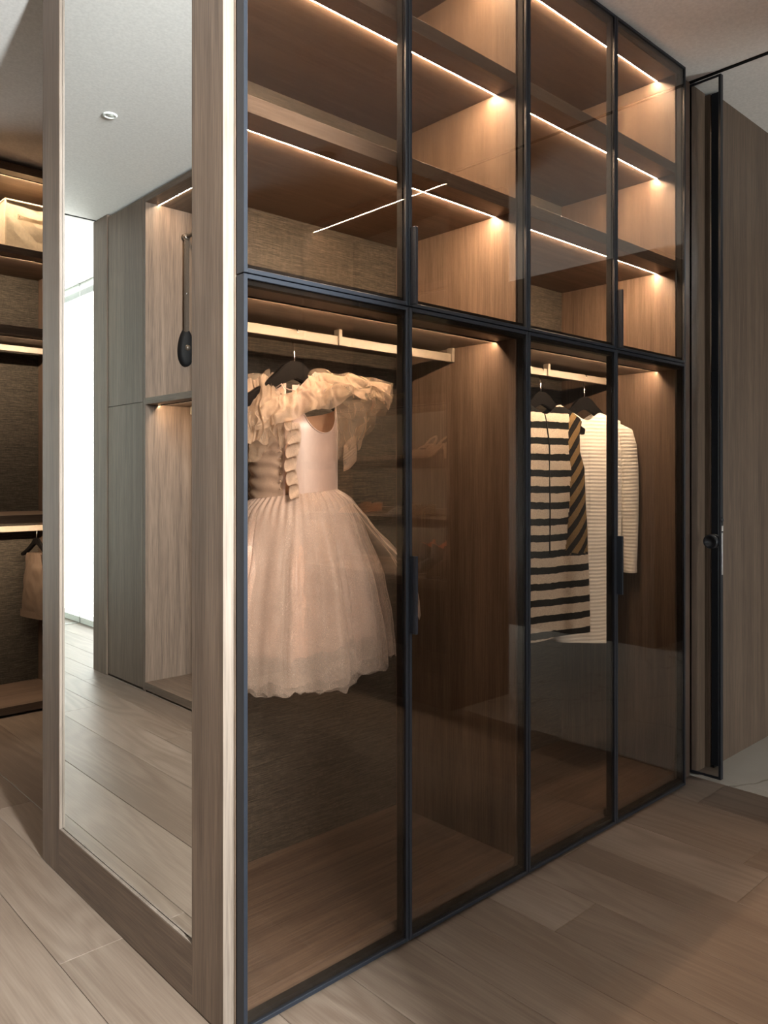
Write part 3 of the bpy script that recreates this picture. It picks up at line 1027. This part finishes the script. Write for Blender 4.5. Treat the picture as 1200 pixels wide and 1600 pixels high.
# jabot spiralling down the edge of the opening
def jabot(u, v):
    y = 660 + 118 * u
    x = 468 + 3 * math.sin(8 * u) - 3 * u
    w = 24 * (1 - 0.35 * u)
    ph = 2 * PI * 5.5 * u
    return dpx(x - w * v * (0.80 + 0.20 * math.sin(ph + 1.2)), y + 7 * v * math.sin(ph), 0.094 + 0.020 * v * math.sin(ph) + 0.008 * v)


bm = bmesh.new()
grid(bm, jabot, lin(0, 1, 220), lin(0, 1, 12))
obj('jabot', bm, 'organza_c', ds, smooth=True)
# neck ties
tube('neck_tie', [dpx(432, 606, 0.05), dpx(440, 600, 0.055), dpx(446, 612, 0.06), dpx(440, 640, 0.10), dpx(446, 690, 0.092), dpx(444, 712, 0.090)], 0.0014, 'satin', ds, 6)
tube('neck_tie', [dpx(428, 612, 0.05), dpx(442, 604, 0.055), dpx(452, 609, 0.045), dpx(466, 610, 0.04)], 0.0014, 'satin', ds, 6)
tube('neck_tie', [dpx(456, 660, 0.098), dpx(452, 690, 0.09), dpx(456, 712, 0.088), dpx(453, 726, 0.086)], 0.0012, 'satin', ds, 6)


# ------------------------------------------------------------------ striped dress and knit dress
def sheath(name, label, origin, ang, wtab, dtab, ztop, zhem, mats, split=None, wob=0.006, seed=1.0, open_top=True):
    ax = Vector((math.cos(ang), math.sin(ang), 0))
    out = Vector((math.sin(ang), -math.cos(ang), 0))
    g = thing(name, label, 'dress', (origin[0], origin[1], zhem(0, 1)), 'dresses in the glass wardrobes')

    def fn(a, v):
        s = math.sin(a)
        zt = ztop(s)
        zh = zhem(s, math.cos(a))
        z = zt + (zh - zt) * v
        w, d = interp(wtab, z), interp(dtab, z)
        k = smoothstep(0.0, 0.9, v)
        f = wob * k * (math.sin(4 * a + seed + 2 * z) + 0.6 * math.sin(7 * a + 2 * seed)) + 0.003 * noise.noise(Vector((a * 2, z * 9, seed)))
        # flattened front: squarer than an ellipse
        c = math.copysign(abs(math.cos(a)) ** 0.7, math.cos(a))
        return Vector((origin[0], origin[1], 0)) + ax * (s * (w + 0.4 * f)) + out * (c * d + f) + Vector((0, 0, z))

    us = lin(0, 2 * PI, 289)[:-1]
    vs = lin(0, 1, 110)
    parts = {}
    bm = bmesh.new()
    pts = [[fn(u, v) for u in us] for v in vs]
    groups = {}
    for j in range(len(vs) - 1):
        for i in range(len(us)):
            um = us[i] + PI / len(us)
            zc = pts[j][i].z
            k = split(math.sin(um), math.cos(um), zc) if split else 0
            groups.setdefault(k, []).append((j, i))
    bm.free()
    for k, cells in groups.items():
        bm = bmesh.new()
        cache = {}

        def vert(j, i):
            i %= len(us)
            if (j, i) not in cache:
                cache[(j, i)] = bm.verts.new(pts[j][i])
            return cache[(j, i)]
        for j, i in cells:
            bm.faces.new((vert(j, i), vert(j + 1, i), vert(j + 1, i + 1), vert(j, i + 1)))
        obj(mats[k][0], bm, mats[k][1], g, smooth=True)
    return g, ax, out, fn


A2 = math.radians(-18)
ax2 = (math.cos(A2), math.sin(A2))
M['stripe'] = stripes('boucle_stripes', 0.0557, 0.0195, 0.43, 0.0, (0.68, 0.60, 0.51), (0.006, 0.007, 0.007), ax2)
M['stripe_d'] = stripes('boucle_diagonal_stripes', 0.066, 0.03, 0.48, 1.05, (0.25, 0.165, 0.072), (0.008, 0.007, 0.007), ax2)
W2 = [(0.55, 0.197), (0.85, 0.192), (1.10, 0.184), (1.18, 0.180), (1.24, 0.158), (1.30, 0.160), (1.35, 0.170), (1.42, 0.178)]
D2 = [(0.55, 0.060), (1.0, 0.062), (1.25, 0.055), (1.35, 0.035), (1.41, 0.014)]


def ztop2(s):
    b = abs(s)
    if b < 0.42:
        return 1.368 + 0.036 * smoothstep(0.0, 0.40, b)
    return 1.404 - 0.052 * (b - 0.42) / 0.58


def split2(s, c, z):
    if z > 0.885 and s > interp([(0.88, 0.33), (1.38, 0.60)], z):
        return 1
    return 0


sd, ax, out, fn2 = sheath('dress', 'sleeveless black and cream striped dress with gold diagonal side panel', (2.283, 1.651), A2, W2, D2, ztop2,
                          lambda s, c: 0.592 + 0.006 * math.sin(3 * s), [('body', 'stripe'), ('side_panel', 'stripe_d')], split2, 0.005, 2.0)
bm = bmesh.new()
pts = [fn2(-0.03, v) + out * 0.0015 for v in lin(0.0, 0.62, 40)]
add_tube(bm, pts, 0.0026, 6)
obj('zipper', bm, 'blackmatt', sd, smooth=True)
bm = bmesh.new()
pts = []
for z in lin(1.185, 1.350, 22):
    w, d = interp(W2, z), interp(D2, z)
    pts.append(Vector((2.283, 1.651, 0)) + ax * (w + 0.002) + out * 0.006 + Vector((0, 0, z)))
add_tube(bm, pts, 0.003, 6)
obj('armhole_binding', bm, 'blackmatt', sd, smooth=True)

A3 = math.radians(-25)
M['knit'] = ribbed('white_ribbed_knit', (0.80, 0.775, 0.72), 0.0135)
W3 = [(0.5, 0.128), (0.70, 0.150), (0.9, 0.166), (1.10, 0.168), (1.25, 0.165), (1.33, 0.162), (1.42, 0.160)]
D3 = [(0.5, 0.050), (1.0, 0.052), (1.25, 0.050), (1.36, 0.032), (1.42, 0.014)]


def ztop3(s):
    b = abs(s)
    if b < 0.40:
        return 1.360 + 0.030 * smoothstep(0.0, 0.40, b)
    return 1.390 - 0.030 * (b - 0.40) / 0.60


kd, ax, out, fn3 = sheath('dress', 'white ribbed knit dress with long sleeves behind the striped dress', (2.556, 1.660), A3, W3, D3, ztop3,
                          lambda s, c: 0.535 - 0.01 * s, [('body', 'knit')], None, 0.004, 4.0)


def sleeve(side):
    cen = [(0.150, 1.350, 0.030, 0.020), (0.172, 1.335, 0.042, 0.034), (0.186, 1.28, 0.044, 0.040), (0.194, 1.20, 0.040, 0.039), (0.199, 1.08, 0.036, 0.037),
           (0.203, 0.95, 0.032, 0.033), (0.205, 0.84, 0.029, 0.030), (0.205, 0.785, 0.028, 0.029)]

    def fn(a, v):
        x = v * (len(cen) - 1)
        i = min(int(x), len(cen) - 2)
        k = x - i
        r, z, w, d = [cen[i][q] + (cen[i + 1][q] - cen[i][q]) * k for q in range(4)]
        f = 0.002 * math.sin(3 * a + 9 * v)
        return Vector((2.556, 1.660, 0)) + ax * (side * r + math.sin(a) * (w + f)) + out * (0.004 + math.cos(a) * (d + f)) + Vector((0, 0, z - 0.012 * abs(math.sin(a)) * (1 - v)))
    bm = bmesh.new()
    grid(bm, fn, lin(0, 2 * PI, 33)[:-1], lin(0, 1, 50), close_u=True)
    return obj('sleeve', bm, 'knit', kd, smooth=True)


sleeve(1)
sleeve(-1)

# ------------------------------------------------------------------ trousers in the open wardrobe
M['tweed'] = satin('brown_tweed', (0.070, 0.047, 0.032), 0.0, 0.9)
tr = thing('trousers', 'brown tweed trousers folded over a black hanger in the open wardrobe', 'trousers', (1.465, 4.25, 0.40))
AT = math.radians(-78)
axt = Vector((math.cos(AT), math.sin(AT), 0))
ott = Vector((math.sin(AT), -math.cos(AT), 0))


def trouser(seed, off):
    def fn(a, v):
        z = 0.752 - 0.335 * v
        w = 0.062 + 0.062 * v
        d = 0.012 + 0.012 * math.sin(PI * v)
        f = 0.007 * noise.noise(Vector((math.sin(a) * 3, v * 6, seed))) + 0.003 * noise.noise(Vector((math.sin(a) * 9, v * 15, seed)))
        return Vector((1.465, 4.2495, 0)) + axt * (math.sin(a) * (w + f)) + ott * (off + math.cos(a) * (d + f)) + Vector((0, 0, z))
    bm = bmesh.new()
    grid(bm, fn, lin(0, 2 * PI, 49)[:-1], lin(0, 1, 30), close_u=True)
    return bm


obj('leg', trouser(1.0, 0.014), M['tweed'], tr, smooth=True)
obj('leg', trouser(2.0, -0.014), M['tweed'], tr, smooth=True)
for off in (0.014, -0.014):
    bm = bmesh.new()
    grid(bm, lambda a, v: Vector((1.465, 4.2495, 0)) + axt * (math.sin(a) * 0.129) + ott * (off + math.cos(a) * 0.0155) + Vector((0, 0, 0.450 - 0.036 * v)), lin(0, 2 * PI, 41)[:-1], lin(0, 1, 4), close_u=True)
    obj('cuff', bm, M['tweed'], tr, smooth=True)

# ------------------------------------------------------------------ wardrobe run opposite, seen in the mirror
nw = thing('open_wardrobe', 'open oak wardrobe with pull-down rail, seen in the mirror', 'wardrobe', (-0.48, 3.2, 0))
nx0, nx1 = -0.76, -0.201
ny0, ny1, ni0, ni1 = 2.42, 3.985, 2.445, 3.957
box('side_panel', nx0, nx1, ni1, ny1 - 0.001, 0, 2.655, 'oak_v', nw)
box('side_panel', nx0, nx1, ny0, ni0, 0, 2.655, 'oak_v', nw)
box('back_panel', nx0, nx0 + 0.02, ni0, ni1, 0.05, 2.62, 'cloth', nw)
box('base_panel', nx0 + 0.02, nx1, ni0, ni1, 0.010, 0.050, 'oak_y', nw)
box('top_panel', nx0 + 0.02, nx1, ni0, ni1, 2.622, 2.655, 'oak_y', nw)
box('shelf', nx0 + 0.02, nx1, ni0, ni1, 1.538, 1.572, 'oak_y', nw, 0.0006)
led(nw, (-0.278, ni0 + 0.002, 2.622), (-0.278, ni1 - 0.002, 2.622), (-1, 0), 20, mat='led_low')
led(nw, (-0.278, ni0 + 0.002, 1.538), (-0.278, ni1 - 0.002, 1.538), (-1, 0), 45, mat='led_low')
r = box('hanging_rail', -0.468, -0.456, ni0 + 0.004, ni1 - 0.03, 1.496, 1.521, 'champagne', nw)
for yy in (ni0 + 0.002, ni1 - 0.043):
    box('rail_bracket', -0.474, -0.450, yy, yy + 0.012, 1.496, 1.538, 'champagne', r)
# pull-down rail
lift = box('lift_arm', -0.443, -0.415, ni1 - 0.036, ni1 - 0.020, 1.93, 2.475, 'bronze', nw, 0.004)
box('arm_insert', -0.431, -0.420, ni1 - 0.0385, ni1 - 0.036, 1.95, 2.44, 'bronze', lift)
lathe('arm_screw', [(0.0, -0.003), (0.005, -0.003), (0.006, 0)], (-0.427, ni1 - 0.0385, 2.16), (0, 1, 0), 'chrome', lift, 12)
lathe('arm_joint', [(0.0, -0.016), (0.014, -0.016), (0.019, -0.012), (0.020, 0.020), (0.0, 0.020)], (-0.429, ni1 - 0.026, 2.476), (0, 1, 0), 'bronze', lift, 20)
bm = bmesh.new()


def housing(u, v):
    a = 2 * PI * u
    e = [1.0, 1.0, 0.94, 0.72, 0.0][v]
    dpt = [0.0, 0.022, 0.034, 0.040, 0.041][v]
    sq = 0.043 * (1 - 0.22 * math.sin(a))
    return Vector((-0.432 + math.cos(a) * sq * e, ni1 - dpt, 1.865 + math.sin(a) * 0.105 * e))


grid(bm, housing, lin(0, 1, 37)[:-1], [0, 1, 2, 3, 4], close_u=True)
bmesh.ops.remove_doubles(bm, verts=bm.verts, dist=1e-5)
hs = obj('lift_housing', bm, 'blackmatt', nw, smooth=True)
lathe('lift_button', [(0.0, -0.010), (0.008, -0.010), (0.011, -0.007), (0.016, -0.004), (0.017, 0.0)], (-0.430, ni1 - 0.0405, 1.862), (0, 1, 0), 'bronze', hs, 20)
tube('lift_rod', [(-0.429, ni1 - 0.03, 2.476), (-0.429, ni1 - 0.4, 2.476), (-0.429, ni0 + 0.03, 2.476)], 0.010, 'bronze', nw, 12)

cw = thing('closed_wardrobe', 'grey oak wardrobe with flat closed doors, seen in the mirror', 'wardrobe', (-0.48, 4.2, 0))
box('carcass', nx0, nx1 - 0.024, 3.986, 4.430, 0.012, 2.655, 'oak_v', cw)
box('door', nx1 - 0.022, nx1, 3.9875, 4.428, 0.012, 1.5515, 'oak_v', cw, 0.0008)
box('door', nx1 - 0.022, nx1, 3.9875, 4.428, 1.5545, 2.655, 'oak_v', cw, 0.0008)

# hall glass partition
gp = thing('glass_partition', 'frameless glass partition across the bright hall, seen in the mirror', 'partition', (-0.1, 6.18, 0))
box('pane', -0.7295, 0.60, 6.175, 6.185, 0.004, CEIL - 0.004, 'clear', gp)
boxes('edge_channel', [(-0.7335, -0.7295, 6.174, 6.186, 0.0, CEIL), (-0.7295, 0.60, 6.174, 6.186, 0.0, 0.004), (-0.7295, 0.60, 6.174, 6.186, CEIL - 0.004, CEIL)], 'silver', gp)

# ------------------------------------------------------------------ shoe cabinet, seen reflected in the glass doors
sc = thing('shoe_cabinet', 'open oak shoe cabinet with lit shelves, reflected in the glass doors', 'cabinet', (3.06, -0.44, 0))
sx0, sx1 = 2.858, 3.26
sy0, sy1, si0, si1 = -1.05, 0.150, -1.028, 0.127
box('side_panel', sx0, sx1, si1, sy1, 0, 2.655, 'oak_v', sc)
box('side_panel', sx0, sx1, sy0, si0, 0, 2.655, 'oak_v', sc)
box('back_panel', sx1 - 0.02, sx1, si0, si1, 0.05, 2.64, 'cloth', sc)
box('top_panel', sx0, sx1 - 0.02, si0, si1, 2.632, 2.655, 'oak_y', sc)
box('base_panel', sx0, sx1 - 0.02, si0, si1, 0.0, 0.16, 'oak_y', sc)
SHZ = (0.633, 0.938, 1.242, 1.563)
for z in SHZ:
    sh = box('shelf', sx0, sx1 - 0.02, si0, si1, z - 0.045, z, 'oak_y', sc, 0.0006)
    box('shelf_riser', sx1 - 0.10, sx1 - 0.02, si0, si1, z, z + 0.035, 'oak_y', sh)
# top shelf with a rounded corner
bm = bmesh.new()
prof = [(sx1 - 0.02, si1), (sx0, si1), (sx0, -0.45)]
for k in range(1, 9):
    a = PI / 2 * k / 8
    prof.append((sx0 + 0.22 * (1 - math.cos(a)), -0.45 - 0.22 * math.sin(a)))
prof += [(sx1 - 0.02, -0.67)]
vs_ = [bm.verts.new((x, y, 2.09)) for x, y in prof]
f = bm.faces.new(vs_)
ext = bmesh.ops.extrude_face_region(bm, geom=[f])
for v in [e for e in ext['geom'] if isinstance(e, bmesh.types.BMVert)]:
    v.co.z += 0.035
bmesh.ops.recalc_face_normals(bm, faces=bm.faces)
obj('curved_shelf', bm, 'oak_y', sc)
led(sc, (2.93, si0 + 0.002, 2.632), (2.93, si1 - 0.002, 2.632), (1, 0), 18, w=0.006, mat='led_low')
for z in SHZ[1:]:
    led(sc, (2.90, si0 + 0.002, z - 0.045), (2.90, si1 - 0.002, z - 0.045), (1, 0), 45, mat='led_soft')
led(sc, (2.90, -0.42, 2.09), (2.90, si1 - 0.002, 2.09), (1, 0), 45, mat='led_soft')

M['olive'] = satin('olive_leather', (0.33, 0.29, 0.16), 0.0)
M['tan'] = satin('tan_suede', (0.62, 0.38, 0.22), 0.0)
M['nude'] = satin('nude_leather', (0.85, 0.66, 0.52), 0.0)
M['snake'] = snake()
M['blackleather'] = satin('black_leather', (0.010, 0.009, 0.0085), 0.0, 0.3)
M['brownleather'] = satin('dark_brown_leather', (0.045, 0.022, 0.015), 0.0, 0.25)
M['orange'] = plain('orange_lining', (0.70, 0.16, 0.045), 0.6)
M['insole'] = plain('tan_insole', (0.40, 0.25, 0.16), 0.6)

STA = [0, 0.006, 0.015, 0.03, 0.05] + lin(0.08, 1, 26)      # heel 0, toe 1


def shoe_mesh(width, throat, hgt, lift, point, back_h):
    """upper as a bowl of sections along the foot; returns (upper, insole) meshes. x runs from heel to toe"""
    L = 0.25
    up, ins = bmesh.new(), bmesh.new()

    def sole_z(u):
        return lift * (1 - smoothstep(0.05, 0.62, u))

    def half(u):
        b = interp([(0, 0.004), (0.012, 0.014), (0.04, 0.022), (0.09, 0.027), (0.3, 0.028), (0.5, 0.033), (0.70, 0.040), (0.85, 0.034), (0.95, 0.021 - 0.012 * point), (1.0, 0.004)], u)
        return b * width

    def open_a(u):
        return PI / 2 + (PI * 0.52) * smoothstep(throat - 0.13, throat, u)

    def hh(u):
        return interp([(0, back_h * 2), (0.12, back_h * 1.9), (0.38, hgt * 1.35), (throat - 0.1, hgt * 1.25), (throat, hgt), (0.78, hgt * 0.74), (0.92, hgt * 0.45), (1.0, hgt * 0.16)], u)

    def fn(k, u):
        a = (k * 2 - 1) * open_a(u)
        w, h = half(u), hh(u)
        zz = sole_z(u) + 0.006
        y = math.sin(max(-PI, min(PI, a))) * w * 1.05
        return Vector((u * L, y, zz + h * 0.5 * (1 - math.cos(a))))
    grid(up, fn, lin(0, 1, 21), STA)
    bmesh.ops.solidify(up, geom=up.faces[:], thickness=0.0022)

    def fi(k, u):
        return Vector((u * L, (k * 2 - 1) * half(u) * 0.93, sole_z(u) + 0.0085))
    grid(ins, fi, [0, 0.5, 1], STA[1:-1])
    so = bmesh.new()

    def fs(k, u):
        return Vector((u * L, (k * 2 - 1) * half(u) * 1.05, sole_z(u)))
    grid(so, fs, [0, 0.5, 1], STA)
    bmesh.ops.solidify(so, geom=so.faces[:], thickness=-0.006)
    return up, ins, so


def make_shoe(kind, label, group, up_mat, extra=None):
    s = thing('shoe' if kind != 'boot' else 'ankle_boot', label, 'shoe' if kind != 'boot' else 'boot', (0, 0, 0), group)
    if kind == 'flat':
        u, i, so = shoe_mesh(1.0, 0.66, 0.048, 0.006, 0.0, 0.052)
    elif kind == 'sling':
        u, i, so = shoe_mesh(0.92, 0.66, 0.045, 0.075, 1.0, 0.008)
    else:
        u, i, so = shoe_mesh(1.0, 0.56, 0.075, 0.030, 0.8, 0.070)
    obj('upper', u, up_mat, s, smooth=True, local=True)
    obj('insole', i, 'insole', s, smooth=True, local=True)
    obj('sole', so, 'blackmatt' if kind == 'boot' else 'bronze', s, smooth=False, local=True)
    if kind == 'sling':
        bm = bmesh.new()
        pts = []
        for k in range(17):
            a = PI * k / 16
            pts.append((0.060 - 0.075 * math.sin(a), math.cos(a) * 0.030, 0.075 + 0.075 * math.sin(a) ** 0.8 - 0.02))
        add_tube(bm, pts, 0.0055, 8)
        obj('strap', bm, up_mat, s, smooth=True, local=True)
        lathe('heel', [(0.0, 0.0), (0.005, 0.0), (0.0045, 0.02), (0.008, 0.052), (0.018, 0.076)], (0.018, 0, 0), (0, 0, 1), up_mat, s, 14, local=True)
        bm = bmesh.new()
        add_box(bm, 0.168, 0.186, -0.016, 0.016, 0.050, 0.058, 0.002)
        obj('buckle', bm, 'chrome', s, local=True)
    elif kind == 'flat':
        bm = bmesh.new()
        add_box(bm, 0.004, 0.052, -0.024, 0.024, 0.0, 0.008, 0.003)
        obj('heel', bm, 'bronze', s, local=True)
    else:
        bm = bmesh.new()
        add_box(bm, 0.004, 0.066, -0.026, 0.026, 0.0, 0.030, 0.003)
        obj('heel', bm, 'blackmatt', s, local=True)

        def shaft(r_off):
            def fn(a, v):
                z = 0.060 + 0.085 * v
                rx = 0.060 - 0.012 * v + r_off
                ry = 0.032 + 0.006 * v + r_off
                cxx = 0.066 - 0.010 * v
                return Vector((cxx + math.cos(a) * rx, math.sin(a) * ry, z + 0.014 * math.cos(2 * a) * v))
            return fn
        bm = bmesh.new()
        grid(bm, shaft(0), lin(0, 2 * PI, 33)[:-1], lin(0, 1, 10), close_u=True)
        obj('shaft', bm, up_mat, s, smooth=True, local=True)
        bm = bmesh.new()
        f0 = shaft(-0.003)
        grid(bm, f0, lin(0, 2 * PI, 33)[:-1], lin(0.2, 1.03, 8), close_u=True)
        obj('lining', bm, 'orange', s, smooth=True, local=True)
        bm = bmesh.new()
        add_box(bm, 0.000, 0.010, -0.008, 0.008, 0.125, 0.172, 0.002)
        obj('pull_tab', bm, 'orange', s, local=True)
    return s


def copy_tree(o, parent=None):
    c = o.copy()
    COL.objects.link(c)
    c.parent = parent
    for ch in list(o.children):
        copy_tree(ch, c)
    return c


def pair(kind, x_toe, y, z, gap, up_mat, label_a, label_b, group, splay=4.0):
    a = make_shoe(kind, label_a, group, up_mat)
    b = copy_tree(a)
    b['label'] = label_b
    for o, s in ((a, 1), (b, -1)):
        o.location = (x_toe + 0.25, y + s * gap, z)
        o.rotation_euler = (0, 0, PI + math.radians(splay) * s)
    return a, b


G = 'shoes reflected in the glass doors'
pair('flat', sx0 + 0.02, -0.50, SHZ[3], 0.050, 'olive', 'olive ballet flat on the top shoe shelf, right of its pair in the reflection', 'olive ballet flat on the top shoe shelf, left of its pair in the reflection', G)
pair('sling', sx0 + 0.01, -0.155, SHZ[2], 0.050, 'nude', 'nude slingback heel reflected in the glass, right of its pair', 'nude slingback heel reflected in the glass, left of its pair', G)
pair('flat', sx0 + 0.02, -0.69, SHZ[1], 0.050, 'tan', 'tan suede flat beside the tulle skirt, right of its pair in the reflection', 'tan suede flat beside the tulle skirt, left of its pair in the reflection', G)
pair('flat', sx0 + 0.01, -0.26, SHZ[1], 0.060, 'snake', 'snake print flat reflected in the glass, right of its pair', 'snake print flat reflected in the glass, left of its pair', G)
pair('boot', sx0 + 0.050, -0.190, SHZ[0], 0.048, 'blackleather', 'black ankle boot with orange lining, right of its pair in the reflection', 'black ankle boot with orange lining, left of its pair in the reflection', G)
pair('boot', sx0 + 0.005, 0.030, SHZ[0], 0.046, 'brownleather', 'dark brown pointed ankle boot, right of its pair in the reflection', 'dark brown pointed ankle boot, left of its pair in the reflection', G, 0.0)

# ------------------------------------------------------------------ ceiling fittings
dlg = thing('downlight', 'small round recessed downlight in the ceiling, seen in the mirror', 'downlight', (0.319, 3.217, CEIL - 0.004))
lathe('ring', [(0.019, 0.004), (0.019, -0.001), (0.026, -0.003), (0.030, 0.0), (0.030, 0.004)], (0.319, 3.217, CEIL - 0.003), (0, 0, 1), 'white', dlg)
lathe('baffle', [(0.0, 0.0025), (0.012, 0.0025), (0.019, 0.0005)], (0.319, 3.217, CEIL - 0.003), (0, 0, 1), 'silver', dlg)
sp = thing('ceiling_speaker', 'round ceiling speaker reflected in the upper glass door', 'speaker', (2.316, -0.148, CEIL - 0.03))
lathe('rim', [(0.052, 0.0), (0.062, -0.004), (0.066, 0.0), (0.066, 0.012)], (2.316, -0.148, CEIL - 0.012), (0, 0, 1), 'silver', sp)
lathe('grille', [(0.0, -0.012), (0.030, -0.009), (0.052, 0.001), (0.052, 0.012)], (2.316, -0.148, CEIL - 0.012), (0, 0, 1), 'bronze', sp)

# drop the bookkeeping property used while building
for o in bpy.data.objects:
    if 'wloc' in o:
        del o['wloc']
